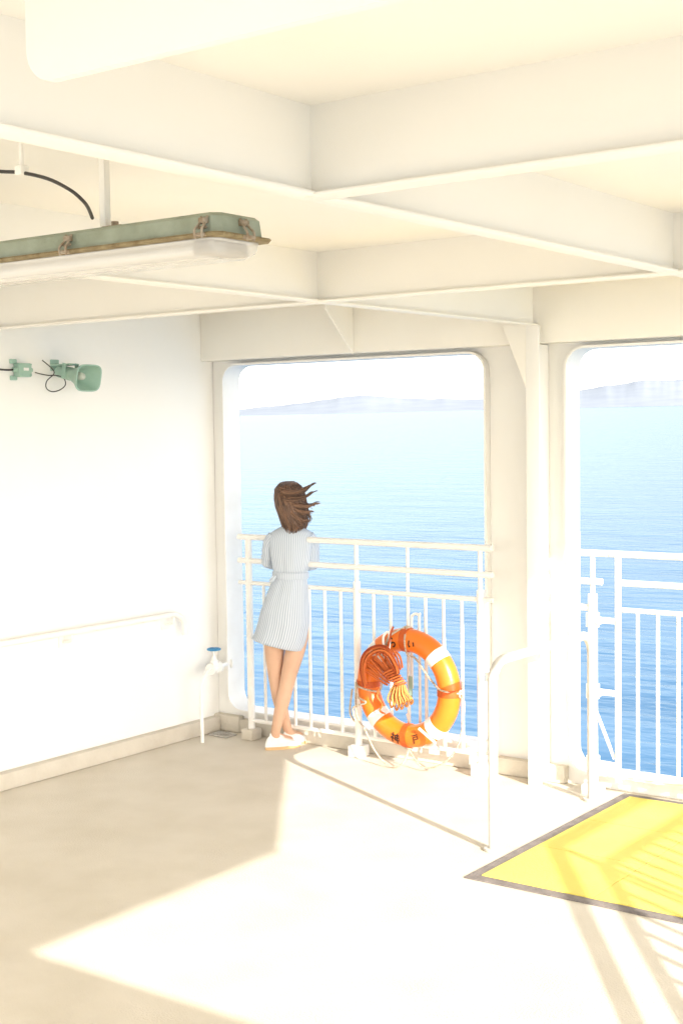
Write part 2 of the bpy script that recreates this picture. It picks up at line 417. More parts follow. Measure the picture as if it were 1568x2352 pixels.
# ------------------------------------------------------------------ wall handrail
hxw = .075
pA, pB = onx(-60, 1486, hxw), onx(425, 1414, hxw)
zh = (onx(0, 1476, hxw).z+onx(400, 1416, hxw).z)/2
t = thing('wall_handrail', 'white tube handrail fixed along the plain side wall', 'handrail', (hxw, pB.y, zh))
pts = [(hxw, -6, zh), (hxw, pB.y-.10, zh)]
for i in range(1, 8):
    q = R(90-90*i/7); pts.append((hxw, pB.y-.10+.10*math.cos(q), zh-.10+.10*math.sin(q)))
pts += [(hxw, pB.y, zh-.13)]
bm = B(); tube(bm, pts, .017, 14); obj('bar', bm, M_RAIL, t)
for px in (-250, 165, 400):
    y = onx(px, 1470, hxw).y
    bm = B(); tube(bm, catmull([(hxw, y, zh-.01), (hxw-.005, y, zh-.045), (.002, y, zh-.06)], 5), .009, 8); box2(bm, (.001, y-.03, zh-.09), (.008, y+.03, zh-.03), .002); obj('bracket', bm, M_RAIL, t)

# ------------------------------------------------------------------ water valve in the corner
vb = onz(465, 1706)
vc = ony(492, 1535, -.20)
wl = ony(528, 1532, -.005)
t = thing('water_valve', 'white standpipe valve with blue handwheel in the corner by the wall', 'valve', (vb.x, vb.y, 0))
bm = B(); tube(bm, catmull([(vb.x, vb.y, 0), (vb.x, vb.y, vc.z-.12), (vb.x+.01, vb.y+.01, vc.z-.04), (vb.x+(vc.x-vb.x)*.5, vb.y+(vc.y-vb.y)*.5, vc.z-.005), vc], 6), .011, 12); obj('pipe', bm, M_RAIL, t)
bm = B(); dv = (V((wl.x, wl.y, vc.z))-vc).normalized()
tube(bm, [vc-dv*.05, vc-dv*.03, vc-dv*.025, vc-dv*.01, vc+dv*.015, vc+dv*.03, vc+dv*.035, vc+dv*.055], [.034, .034, .022, .032, .032, .022, .036, .036], 16)
tube(bm, [vc, vc+V((0, 0, .05)), vc+V((0, 0, .052)), vc+V((0, 0, .075))], [.026, .024, .015, .012], 14)
tube(bm, [vc+V((0, 0, .075)), vc+V((0, 0, .115))], .007, 10); obj('valve_body', bm, M_RAIL, t)
bm = B(); tube(bm, [vc+dv*.05, V((wl.x, -.004, vc.z))], .013, 12); tube(bm, [V((wl.x, -.02, vc.z)), V((wl.x, -.004, vc.z))], .035, 16); obj('wall_pipe', bm, M_RAIL, t)
bm = B(); cw = vc+V((0, 0, .115)); tube(bm, [cw+V((.036*math.cos(2*PI*k/24), .036*math.sin(2*PI*k/24), 0)) for k in range(24)], .007, 8, True)
for k in range(5):
    a = 2*PI*k/5; tube(bm, [cw, cw+V((.034*math.cos(a), .034*math.sin(a), 0))], .005, 6)
tube(bm, [cw-V((0, 0, .008)), cw+V((0, 0, .008))], .011, 10); obj('handwheel', bm, M_BLUE, t)
cp = onz(512, 1690)
t = thing('drain_cover', 'small weathered drain cover on the deck below the valve', 'drain', (cp.x, cp.y, 0))
bm = B(); box2(bm, (cp.x-.07, cp.y-.05, .001), (cp.x+.07, cp.y+.05, .012), .004)
for k in range(5): box2(bm, (cp.x-.05+k*.022, cp.y-.035, .012), (cp.x-.04+k*.022, cp.y+.035, .018), .001)
obj('grille', bm, M_PLATE, t, False)

# ------------------------------------------------------------------ horn loudspeaker and junction box
def sq(h, e, n=32):
    out = []
    for k in range(n):
        a = 2*PI*k/n; c, s = math.cos(a), math.sin(a)
        out.append((h*math.copysign(abs(c)**e, c), h*math.copysign(abs(s)**e, s)))
    return out
hp = onx(160, 858, .12)
ax = V((.95, .03, -.19)).normalized(); side = V((0, 0, 1)).cross(ax).normalized(); upv = ax.cross(side)
def hl(a, b, c): return hp+ax*a+side*b+upv*c
t = thing('horn_loudspeaker', 'pale green square mouthed horn loudspeaker high on the side wall', 'loudspeaker', (0.0, hp.y, hp.z))
bm = B(); rings = []
for a, h, e in ((-.075, .020, 1), (-.07, .038, 1), (.010, .041, 1), (.015, .036, 1), (.03, .039, .95), (.07, .051, .8), (.10, .063, .7), (.125, .075, .6), (.138, .082, .52), (.144, .082, .52), (.144, .075, .52), (.12, .065, .6), (.09, .050, .7), (.06, .034, .9), (.05, .02, 1)):
    rings.append([hl(a, p*1.12, q*.88) for p, q in sq(h, e)])
loft(bm, rings); bmesh.ops.recalc_face_normals(bm, faces=bm.faces); obj('horn', bm, M_GREEN, t)
bm = B(); tube(bm, [hl(a, 0, 0) for a in (.05, .085, .10, .108, .111)], [.021, .021, .018, .011, .003], 18); obj('horn_plug', bm, M_DARKIN, t)
bm = B(); tube(bm, [hl(.0, -.045, -.0), hl(0, .045, 0)], .008, 10)
rm = Matrix((ax, side, upv)).transposed()
box(bm, hl(0, -.046, .015), (.026, .005, .08), rm); box(bm, hl(0, .046, .015), (.026, .005, .08), rm)
bp = hl(0, 0, .05); box2(bm, (.002, bp.y-.03, bp.z-.006), (bp.x+.02, bp.y+.03, bp.z+.004), .003); box2(bm, (.001, bp.y-.03, bp.z-.03), (.008, bp.y+.03, bp.z+.03), .003)
obj('bracket', bm, M_GREEN, t)
bm = B()
w0 = onx(128, 862, .10); pw = [onx(80, 855, .03), onx(95, 859, .05), onx(112, 862, .07), w0, onx(146, 868, .1), onx(150, 884, .1), onx(136, 896, .1), onx(118, 899, .09), onx(106, 890, .09), onx(108, 874, .09), onx(124, 858, .1), onx(118, 845, .1), onx(97, 827, .09)]
tube(bm, catmull(pw, 6), .0030, 6); obj('wire', bm, M_BLACK, t)
jc = onx(52, 849, .03)
t = thing('junction_box', 'small pale green junction box on the side wall left of the loudspeaker', 'junction box', (0, jc.y, jc.z))
bm = B(); box2(bm, (.002, jc.y-.04, jc.z-.038), (.052, jc.y+.045, jc.z+.034), .007)
tube(bm, [(.03, jc.y-.04, jc.z), (.03, jc.y-.065, jc.z)], .012, 12); tube(bm, [(.03, jc.y+.04, jc.z), (.03, jc.y+.06, jc.z)], .012, 12)
for s_ in (-1, 1): box2(bm, (.001, jc.y-.065, jc.z+s_*.043-.012), (.012, jc.y-.02, jc.z+s_*.043+.012), .004)
for a in (-1, 1):
    for b in (-1, 1): tube(bm, [(.051, jc.y+.003+a*.032, jc.z+b*.027), (.057, jc.y+.003+a*.032, jc.z+b*.027)], .005, 8)
obj('box_body', bm, M_GREEN, t)
bm = B(); box2(bm, (.052, jc.y-.012, jc.z-.005), (.0535, jc.y+.022, jc.z+.010)); obj('name_plate', bm, M_BAND, t, False)
bm = B(); tube(bm, catmull([(.03, jc.y-.06, jc.z), (.025, jc.y-.11, jc.z-.003), (.015, jc.y-.35, jc.z+.004), (.012, jc.y-.9, jc.z)], 6), .005, 8); obj('cable', bm, M_BLACK, t)

# ------------------------------------------------------------------ ceiling lamp
hw = .098; YN = -4.06; LY = YN+hw
le = ony(492, 533, YN); lz = le.z; lx1 = le.x+.010; lx0 = lx1-1.25
t = thing('ceiling_lamp', 'weathered green marine strip lamp with clear cover under the ceiling', 'lamp', (lx1-.6, LY, lz))
def lsec(z, ex, hy):
    c = .018
    return [(lx0-ex, LY-hy+c, z), (lx0-ex+c, LY-hy, z), (lx1+ex-c, LY-hy, z), (lx1+ex, LY-hy+c, z), (lx1+ex, LY+hy-c, z), (lx1+ex-c, LY+hy, z), (lx0-ex+c, LY+hy, z), (lx0-ex, LY+hy-c, z)]
bm = B(); loft(bm, [lsec(lz+.004, -.012, hw-.012), lsec(lz+.042, -.016, hw-.016), lsec(lz+.050, -.024, hw-.024)]); bmesh.ops.recalc_face_normals(bm, faces=bm.faces); obj('housing', bm, M_LGREEN, t, False)
bm = B(); loft(bm, [lsec(lz-.005, 0, hw), lsec(lz+.000, .003, hw+.003), lsec(lz+.004, 0, hw)]); bmesh.ops.recalc_face_normals(bm, faces=bm.faces); obj('gasket_rim', bm, M_RUST, t, False)
bm = B(); loft(bm, [lsec(lz-.006, -.02, hw-.014), lsec(lz-.028, -.024, hw-.018), lsec(lz-.042, -.044, hw-.036), lsec(lz-.046, -.065, hw-.06)], True, False, True); bmesh.ops.recalc_face_normals(bm, faces=bm.faces); obj('cover', bm, M_COVER, t, True, angle=60)
bm = B(); loft(bm, [lsec(lz-.0075, -.03, hw-.022), lsec(lz-.0065, -.03, hw-.022)]); bmesh.ops.recalc_face_normals(bm, faces=bm.faces); obj('reflector', bm, M_BAND, t, False)
for s_ in (-1, 1):
    bm = B(); tube(bm, [(lx0+.12, LY+s_*.036, lz-.024), (lx1-.12, LY+s_*.036, lz-.024)], .012, 12); obj('lamp_tube', bm, M_BAND, t)
bm = B(); box2(bm, (lx1-.105, LY-.065, lz-.036), (lx1-.05, LY+.065, lz-.009), .004); obj('lamp_holder', bm, M_PLATE, t)
for px in (150, 462):
    x = ony(px, 545, LY-hw).x
    bm = B(); box2(bm, (x-.014, LY-hw-.010, lz-.006), (x+.014, LY-hw+.004, lz+.002), .002)
    for s_ in (-1, 1): tube(bm, catmull([(x+s_*.010, LY-hw-.008, lz-.010), (x+s_*.011, LY-hw-.010, lz+.008), (x+s_*.008, LY-hw+.004, lz+.024), (x+s_*.009, LY-hw+.012, lz+.040)], 4), .003, 6)
    box2(bm, (x-.011, LY-hw+.002, lz+.024), (x+.011, LY-hw+.014, lz+.037), .002); tube(bm, [(x-.012, LY-hw+.004, lz+.015), (x+.012, LY-hw+.004, lz+.015)], .0035, 6)
    obj('clip', bm, M_CLIP, t)
x = lx1
bm = B(); box2(bm, (x-.004, LY-.014, lz-.006), (x+.012, LY+.018, lz+.002), .002)
for s_ in (-1, 1): tube(bm, catmull([(x+.008, LY+.002+s_*.011, lz-.010), (x+.010, LY+.002+s_*.012, lz+.008), (x-.004, LY+.002+s_*.009, lz+.024), (x-.012, LY+.002+s_*.010, lz+.040)], 4), .0033, 6)
box2(bm, (x-.016, LY-.011, lz+.024), (x-.004, LY+.015, lz+.037), .002); obj('clip', bm, M_CLIP, t)
for px in (265, -160):
    x = ony(px, 490, LY).x
    bm = B(); box2(bm, (x-.10, LY-.03, lz+.0505), (x+.07, LY+.03, lz+.056), .002); box2(bm, (x-.045, LY-.01, lz+.056), (x-.025, LY+.01, 2.556), .002); obj('hanger', bm, M_CEIL, t, True)
    bm = B(); tube(bm, [(x+.01, LY-.012, lz+.055), (x+.01, LY-.012, lz+.072)], .009, 8); box2(bm, (x-.02, LY-.028, lz+.0565), (x+.045, LY+.004, lz+.061), .001); obj('bolt', bm, M_CLIP, t, True)
YC = -4.2
pc = [ony(-160, 372, YC), ony(-60, 386, YC), ony(0, 393, YC), ony(50, 396, YC), ony(110, 410, YC), ony(160, 435, YC), ony(188, 458, YC), ony(202, 476, YC+.04), ony(212, 500, YC+.12)]
cb = thing('power_cable', 'dark power cable looping under the ceiling behind the green lamp', 'cable', pc[4])
bm = B(); tube(bm, catmull(pc, 6), .0042, 10); obj('cable_run', bm, M_BLACK, cb)
bm = B(); q = ony(50, 392, YC); box2(bm, (q.x-.012, q.y-.012, q.z-.010), (q.x+.012, q.y+.012, q.z+.012), .003); box2(bm, (q.x-.004, q.y-.004, q.z+.012), (q.x+.004, q.y+.004, 2.556), .001); obj('cable_clamp', bm, M_CEIL, cb)

# ------------------------------------------------------------------ life ring
RR, rr = .262, .062
ryy = RY-.024-rr
rc = ony(937, 1580, ryy)
RCX, RCZ = rc.x, rc.z
def rp(th, rad=0.0, y=0.0):
    return V((RCX+(RR+rad)*math.sin(th), ryy+y, RCZ+(RR+rad)*math.cos(th)))
def torus_part(bm, a0, a1, r, n=28, seg=96, closed=False):
    k = seg if closed else max(3, int(seg*(a1-a0)/(2*PI))+1)
    tube(bm, [rp(a0+(a1-a0)*i/(k if closed else k-1)) for i in range(k)], r, n, closed, cap=True)
t = thing('life_ring', 'orange and white life ring hanging on the railing beside the woman', 'life ring', (RCX, ryy, RCZ-RR-rr))
bm = B(); torus_part(bm, 0, 2*PI, rr, closed=True); ring = obj('ring_body', bm, M_ORANGE, t)
for a in (47, 137, 227, 317):
    bm = B(); torus_part(bm, R(a-6), R(a+6), rr+.0018); obj('white_band', bm, M_BAND, t)
for a in (0, 90, 180, 270):
    bm = B(); torus_part(bm, R(a-4), R(a+4), rr+.004); o = obj('strap', bm, M_STRAP, t)
    bm = B(); q = rp(R(a), rr+.006); tube(bm, [q+V((0.018*math.cos(2*PI*k/14)*math.cos(R(a)), .012*math.sin(2*PI*k/14), -.018*math.cos(2*PI*k/14)*math.sin(R(a)))) for k in range(14)], .006, 8, True); obj('lashing', bm, M_ROPE, o)
glyphs = {
 '神': [[(.2, .97), (.3, .87)], [(.06, .78), (.40, .78), (.06, .40)], [(.24, .6), (.24, .0)], [(.27, .53), (.40, .40)], [(.52, .8), (.94, .8), (.94, .33), (.52, .33), (.52, .8)], [(.52, .565), (.94, .565)], [(.73, 1.0), (.73, -.02)]],
 '戸': [[(.12, .93), (.88, .93)], [(.26, .74), (.82, .74), (.82, .48), (.26, .48)], [(.26, .74), (.25, .40), (.10, .03)]],
 'い': [[(.2, .82), (.2, .35), (.30, .15), (.40, .30)], [(.68, .78), (.82, .55), (.84, .38)]],
 'ら': [[(.35, .97), (.6, .85)], [(.34, .72), (.30, .38), (.55, .50), (.78, .42), (.80, .22), (.62, .06), (.38, .02)]],
 'み': [[(.2, .86), (.52, .86), (.32, .25), (.14, .28), (.25, .45), (.88, .25)], [(.78, .62), (.74, .3), (.62, .03)]],
}
def glyph(ch, deg, size, outward, hw_=.06):
    bm = B()
    for st in glyphs[ch]:
        dense = []
        for (a, b), (c, d) in zip(st, st[1:]):
            for i in range(6): dense.append((a+(c-a)*i/6, b+(d-b)*i/6))
        dense.append(st[-1])
        L, Rr = [], []
        for i, (a, b) in enumerate(dense):
            q0, q1 = dense[max(i-1, 0)], dense[min(i+1, len(dense)-1)]
            tx, ty = q1[0]-q0[0], q1[1]-q0[1]; l = math.hypot(tx, ty) or 1; nx, ny = -ty/l*hw_, tx/l*hw_
            for lst, sg in ((L, 1), (Rr, -1)):
                u = (a+nx*sg-.5)*size; w = (b+ny*sg-.5)*size
                if not outward: u, w = -u, -w
                w = max(-rr*.93, min(rr*.93, w+(-.004 if outward else .012)))
                th = R(deg)+u/RR
                lst.append(bm.verts.new(rp(th, w, -math.sqrt((rr+.0026)**2-w*w))))
        for i in range(len(L)-1): bm.faces.new((L[i], L[i+1], Rr[i+1], Rr[i]))
    obj('letter', bm, M_INK, t, False)
glyph('み', -38, .052, True, .08); glyph('ら', -13, .052, True, .08); glyph('い', 14, .052, True, .08); glyph('神', 190, .060, False); glyph('戸', 162, .050, False)
bm = B()
gp = [rp(R(0), rr+.012), rp(R(5), rr-.05, -.066), rp(R(5), -.075, -.03), V((RCX+.06, ryy-.02, RCZ+.17)), V((RCX+.13, ryy-.03, RCZ+.10)), rp(R(75), -.075, -.03), rp(R(85), .0, -.074), rp(R(90), rr+.014)]
tube(bm, catmull(gp, 8), .0050, 8)
gp = [rp(R(90), rr+.014), rp(R(97), rr+.03, .0), V((RCX+.345, ryy, RCZ-.14)), V((RCX+.315, ryy-.01, RCZ-.28)), V((RCX+.23, ryy-.02, RCZ-.38)), V((RCX+.12, ryy-.02, RCZ-.42)), V((RCX+.05, ryy-.01, RCZ-.39)), rp(R(180), rr+.014)]
tube(bm, catmull(gp, 8), .0048, 8)
gp = [rp(R(180), rr+.014), V((RCX-.02, ryy-.04, RCZ-.415)), V((RCX-.10, ryy-.05, RCZ-.43)), V((RCX-.19, ryy-.05, RCZ-.36)), V((RCX-.26, ryy-.045, RCZ-.25)), V((RCX-.32, ryy-.03, RCZ-.19)), V((RCX-.335, ryy-.02, RCZ-.08)), rp(R(270), rr+.014)]
tube(bm, catmull(gp, 8), .0050, 8)
gp = [rp(R(270), rr+.014), rp(R(268), .02, -.07), rp(R(262), -.05, -.05), V((RCX-.15, ryy-.05, RCZ-.02)), V((RCX-.13, ryy-.06, RCZ+.06)), V((RCX-.16, ryy-.03, RCZ+.14)), rp(R(330), -.04, -.055), rp(R(345), .03, -.065), rp(R(0), rr+.012)]
tube(bm, catmull(gp, 8), .0055, 8)
gp = [rp(R(272), .04, -.06), V((RCX-.28, ryy-.085, RCZ-.06)), V((RCX-.22, ryy-.088, RCZ-.09)), V((RCX-.31, ryy-.08, RCZ-.13)), V((RCX-.29, ryy-.09, RCZ-.2)), V((RCX-.34, ryy-.07, RCZ-.16)), V((RCX-.33, ryy-.06, RCZ-.03))]
tube(bm, catmull(gp, 8), .0055, 8)
obj('grab_rope', bm, M_ROPE, t)
t2 = thing('ring_holder', 'white bent rod holder carrying the life ring on the railing', 'holder', (RCX, RY, RCZ))
bm = B()
tube(bm, catmull([(RCX-.03, RY, RCZ-.02), (RCX-.03, RY, RCZ+.33), (RCX-.02, RY-.0, RCZ+.385), (RCX+.02, RY, RCZ+.385), (RCX+.02, RY, RCZ+.33), (RCX+.02, RY, RCZ-.28)], 8), .008, 8); obj('rod', bm, M_RAIL, t2)
hk = [ony(935, 1640, RY), ony(950, 1690, RY-.03), ony(976, 1714, ryy-.02), ony(998, 1708, ryy-rr-.012), ony(982, 1692, ryy-rr-.018), ony(962, 1674, ryy-rr-.016)]
bm = B(); tube(bm, catmull(hk, 8), .0075, 10); obj('hook', bm, M_RAIL, t2)
bm = B(); tube(bm, catmull([(RCX-.09, RY, RCZ+.22), (RCX-.10, ryy-.02, RCZ+.2), (RCX-.10, ryy-rr-.01, RCZ+.21), (RCX-.105, ryy-rr-.014, RCZ+.28), (RCX-.07, ryy-rr-.01, RCZ+.30), (RCX-.075, ryy-rr-.014, RCZ+.16), (RCX-.09, ryy-rr-.014, RCZ+.14)], 8), .007, 10); obj('hook', bm, M_RAIL, t2)
gt = ony(943, 1583, RY-.03)
bm = B(); box2(bm, (gt.x-.012, gt.y-.004, gt.z-.07), (gt.x+.012, gt.y, gt.z+.07), .002); obj('tag', bm, M_GREEN, t2)

# orange rope hank tied on the ring
hy = ryy-rr-.02
kn = ony(905, 1560, hy)
t = thing('rope_hank', 'tied hank of orange cord hanging on the left side of the life ring', 'rope', kn)
bm = B()
for i in range(10):
    u = i/9
    x0_, y0_ = 885+34*u, 1572-40*u
    x1_, y1_ = 830+76*u, 1562-66*math.sin(PI*(.12+.5*u))
    yo = hy-.018*math.sin(PI*u)+(.012 if i % 2 else -.008)
    mx_, my_ = (x0_+x1_)/2-10*(1-u)-2, (y0_+y1_)/2-8
    pts = [(x0_, y0_), (mx_, my_), (x1_, y1_+6), (x1_+3, y1_-2), (x1_+9, y1_+3), (mx_+9, my_+4), (x0_+5, y0_+2)]
    tube(bm, catmull([ony(a, b, yo-.010*math.sin(PI*k/6)) for k, (a, b) in enumerate(pts)], 6), .0056, 7)
for i in range(6):
    u = i/5
    pts = [(837+6*u, 1582-12*u), (827+10*u, 1540-5*u), (834+11*u, 1504+8*u), (862+5*u, 1484+13*u), (891-2*u, 1488+15*u), (909-3*u, 1519+10*u), (916-4*u, 1545+3*u)]
    yo = hy-.014-.012*u+(.010 if i % 2 else -.006)
    tube(bm, catmull([ony(a+random.uniform(-2, 2), b+random.uniform(-2, 2), yo-.016*math.sin(PI*k/6)) for k, (a, b) in enumerate(pts)], 6), .0058, 7)
obj('upper_loops', bm, M_HANK, t)
bm = B()
for i in range(7):
    c = ony(894+i*4.4, 1541+i*5.2, hy-.012)
    axd = (ony(922, 1590, hy)-ony(890, 1535, hy)).normalized(); u_ = axd.cross(V((0, 1, 0))).normalized()
    rw = .036-.002*i
    tube(bm, [c+(u_*math.cos(2*PI*k/16)*rw+V((0, 1, 0))*math.sin(2*PI*k/16)*.028+axd*math.cos(2*PI*k/16)*.006) for k in range(16)], .0060, 7, True)
obj('wrapping', bm, M_HANK, t)
bm = B()
for i in range(10):
    u = i/9
    tx, ty = 894+50*u, 1628-26*abs(u-.4)+(5 if i % 2 else -4); sp = 3.5
    yo = hy-.012-.012*math.sin(PI*u)+(.010 if i % 2 else -.010)
    bx_ = 905+20*u
    pts = [(bx_, 1572), ((bx_+tx)/2-sp-2, (1572+ty)/2), (tx-sp, ty-8), (tx, ty), (tx+sp, ty-8), ((bx_+tx)/2+sp-2, (1572+ty)/2), (bx_+4, 1574)]
    tube(bm, catmull([ony(a, b, yo) for a, b in pts], 6), .0056, 7)
obj('lower_loops', bm, M_HANK_LIT, t)
bm = B(); pts = [(870, 1580), (866, 1600), (878, 1618), (872, 1632), (884, 1640)]
tube(bm, catmull([ony(a, b, hy) for a, b in pts], 6), .0055, 7)
pts = [(890, 1540), (884, 1510), (893, 1478), (897, 1455), (903, 1440)]
tube(bm, catmull([ony(a, b, hy-.005) for a, b in pts], 6), .0055, 7); obj('tail', bm, M_HANK, t)

# ------------------------------------------------------------------ the woman
GB = onz(655, 1716); vd = V((-math.sin(yaw), math.cos(yaw), 0)); rv = V((math.cos(yaw), math.sin(yaw), 0))
gsc = (GB-CAM).dot(vd)/F
def G(s, d, z): return GB + rv*(s+.014*z)+vd*d+V((0, 0, z))
t = thing('person', 'woman in a striped belted dress leaning on the railing, seen from behind', 'person', GB)
SK = []; SE = []
def sv(s, d, z, r, prev=None):
    SK.append((G(s, d, z), r)); i = len(SK)-1
    if prev is not None: SE.append((prev, i))
    return i
pel = sv(.015, -.03, .80, .10)
s1 = sv(.025, -.03, .92, .085, pel); s2 = sv(.032, -.02, 1.03, .075, s1); s3 = sv(.036, -.01, 1.15, .080, s2); s4 = sv(.037, .0, 1.228, .06, s3); nk = sv(.036, .02, 1.29, .040, s4); hd = sv(.03, .04, 1.37, .045, nk)
ARM = {-1: ((-.100, .03, 1.085), (.0, .100, 1.055), (.035, .112, 1.055)), 1: ((.164, -.02, 1.075), (.075, .074, 1.07), (.04, .094, 1.078))}
for side_ in (-1, 1):
    if side_ < 0: P = [(-.055, -.03, .74, .078), (-.062, -.01, .58, .064), (-.056, .0, .42, .048), (-.048, -.005, .36, .044), (-.034, -.01, .28, .045), (-.002, .02, .15, .032), (.016, .035, .08, .028)]
    else: P = [(.085, -.035, .74, .078), (.062, -.045, .58, .064), (.020, -.055, .42, .049), (.008, -.06, .36, .045), (-.012, -.075, .28, .046), (-.044, -.07, .15, .032), (-.059, -.055, .08, .028)]
    pr = pel
    for q in P: pr = sv(*q, pr)
    f1 = sv(P[-1][0]+.05, P[-1][1]+.05, .045, .03, pr); sv(P[-1][0]+.10, P[-1][1]+.09, .03, .024, f1)
    sh = sv(.037+side_*.105, .0, 1.222, .034, s4)
    el, wr, hd_ = ARM[side_]
    m = sv((.037+side_*.115+el[0])/2, (el[1])/2, 1.155, .032, sh)
    e_ = sv(*el, .029, m); m2 = sv((el[0]+wr[0])/2, (el[1]+wr[1])/2, (el[2]+wr[2])/2, .026, e_); w_ = sv(*wr, .020, m2)
    pm = sv(*hd_, .024, w_)
    dx, dy = hd_[0]-wr[0], hd_[1]-wr[1]; l = math.hypot(dx, dy); dx, dy = dx/l, dy/l
    for k, ln in enumerate((.050, .058, .054, .042)):
        o_ = (k-1.5)*.018
        a = sv(hd_[0]+dx*.03, hd_[1]+dy*.03, hd_[2]+o_, .0085, pm); b = sv(hd_[0]+dx*(.03+ln*.55), hd_[1]+dy*(.03+ln*.55)+.004, hd_[2]+o_, .008, a); sv(hd_[0]+dx*(.03+ln*.85), hd_[1]+dy*(.03+ln*.85)-.012, hd_[2]+o_, .007, b)
    a = sv(hd_[0]+dx*.008, hd_[1]+dy*.008-.01, hd_[2]+.032, .0095, pm); sv(hd_[0]+dx*.035, hd_[1]+dy*.035-.012, hd_[2]+.046, .008, a)
me = bpy.data.meshes.new('tmp'); me.from_pydata([p for p, r in SK], SE, []); tmp = bpy.data.objects.new('tmp', me); COL.objects.link(tmp)
md = tmp.modifiers.new('s', 'SKIN'); md.use_smooth_shade = True
for i, (p, r) in enumerate(SK): me.skin_vertices[0].data[i].radius = (r, r)
me.skin_vertices[0].data[0].use_root = True
sd = tmp.modifiers.new('u', 'SUBSURF'); sd.levels = 2; sd.render_levels = 2
dg = bpy.context.evaluated_depsgraph_get(); ev = tmp.evaluated_get(dg); m2_ = bpy.data.meshes.new_from_object(ev)
bm = B(); bm.from_mesh(m2_); bpy.data.objects.remove(tmp); bpy.data.meshes.remove(m2_)
HA = R(18); HC = (.024, .06, 1.435)
r0 = bmesh.ops.create_uvsphere(bm, u_segments=32, v_segments=24, radius=1.0)
ga = lambda x, s_: math.exp(-(x/s_)**2)
for v in r0['verts']:
    a, b, c = v.co.x*.070, v.co.y*.088, v.co.z*.105
    tpr = max(0, min(1, (-c-.01)/.09)); a *= 1-.38*tpr
    if b > 0:
        b *= 1-.12*tpr
        b += .022*ga(a, .012)*ga(c+.022, .020)-.008*(ga(a-.028, .014)+ga(a+.028, .014))*ga(c-.004, .012)+.005*ga(a, .02)*ga(c+.058, .008)
    if abs(a) > .05: a += math.copysign(.016*ga(b+.005, .014)*ga(c+.005, .026), a)
    s_ = a*math.cos(HA)-b*math.sin(HA); d_ = a*math.sin(HA)+b*math.cos(HA)
    v.co = G(HC[0]+s_, HC[1]+d_, HC[2]+c)
obj('body', bm, M_SKIN, t, True, angle=180)
def ell(z, s, a, d, b, tilt=0, n=96, fold=0, seed=0):
    out = []
    for k in range(n):
        q = 2*PI*k/n; f = 1+fold*(noise.noise(V((math.cos(q)*2.6, math.sin(q)*2.6, z*1.5+seed))))+fold*.35*noise.noise(V((math.cos(q)*5, math.sin(q)*5, z*9+seed)))
        out.append(G(s+a*f*math.cos(q), d+b*f*math.sin(q), z+tilt*math.cos(q)))
    return out
bm = B(); uvl = bm.loops.layers.uv.new('UVMap')
D0 = [(.605, -.040, .134, -.045, .105, -.034, .12), (.61, -.040, .143, -.045, .112, -.034, .12), (.66, -.020, .147, -.042, .117, -.02, .10), (.74, -.002, .148, -.04, .120, -.008, .07), (.80, .004, .144, -.035, .118, 0, .05), (.87, .014, .130, -.035, .108, 0, .06), (.94, .025, .112, -.03, .095, 0, .09), (1.0, .033, .098, -.025, .085, 0, .05), (1.02, .034, .098, -.022, .084, 0, .05), (1.06, .036, .110, -.018, .092, 0, .11), (1.12, .037, .122, -.012, .097, 0, .08), (1.18, .037, .130, -.005, .094, 0, .05), (1.225, .037, .135, 0, .082, 0, .02), (1.255, .037, .118, .005, .070, 0, 0), (1.275, .037, .085, .01, .06, 0, 0), (1.29, .037, .055, .015, .05, 0, 0), (1.315, .036, .05, .02, .05, 0, 0)]
D_ = []
for A, C in zip(D0, D0[1:]):
    for j in range(3): D_.append(tuple(A[i]+(C[i]-A[i])*j/3 for i in range(7)))
D_.append(D0[-1])
loft(bm, [ell(z, s, a, d, b, tl, 96, fo) for z, s, a, d, b, tl, fo in D_], True, False, False, uvl, 64)
for side_ in (-1, 1):
    el, wr, _h = ARM[side_]
    sh0 = .037+side_*.112
    pts = [(.037+side_*.095, .0, 1.226), ((sh0*2+el[0])/3+side_*.004, .003, 1.19), ((sh0+2*el[0])/3+side_*.003, el[1]*.6, 1.13), (el[0], el[1], el[2]), (el[0]*.7+wr[0]*.3, el[1]*.7+wr[1]*.3, el[2]*.7+wr[2]*.3-.006), (el[0]*.3+wr[0]*.7, el[1]*.3+wr[1]*.7, el[2]*.3+wr[2]*.7), wr]
    q = catmull([G(*p) for p in pts], 5); n_ = len(q)
    rad_ = [.043-.013*(i/(n_-1))+.006*noise.noise(V((i*.55, side_*3, 1))) for i in range(n_)]
    tube(bm, q, rad_, 24, False, True, uvl, 20)
dress = obj('dress', bm, M_DRESS, t, True, angle=80)
bm = B(); uvl = bm.loops.layers.uv.new('UVMap')
loft(bm, [ell(z, .034, a, -.023, b, -.003) for z, a, b in ((.992, .101, .089), (.994, .106, .093), (1.012, .107, .094), (1.028, .106, .093), (1.030, .101, .089))], True, False, False, uvl, 64)
tube(bm, catmull([G(-.05, -.09, 1.015), G(-.07, -.10, 1.0), G(-.078, -.10, .985), G(-.062, -.105, .99), G(-.05, -.095, 1.01)], 4), .008, 6, False, True, uvl, 4)
obj('belt', bm, M_BELT, dress, True, angle=60)
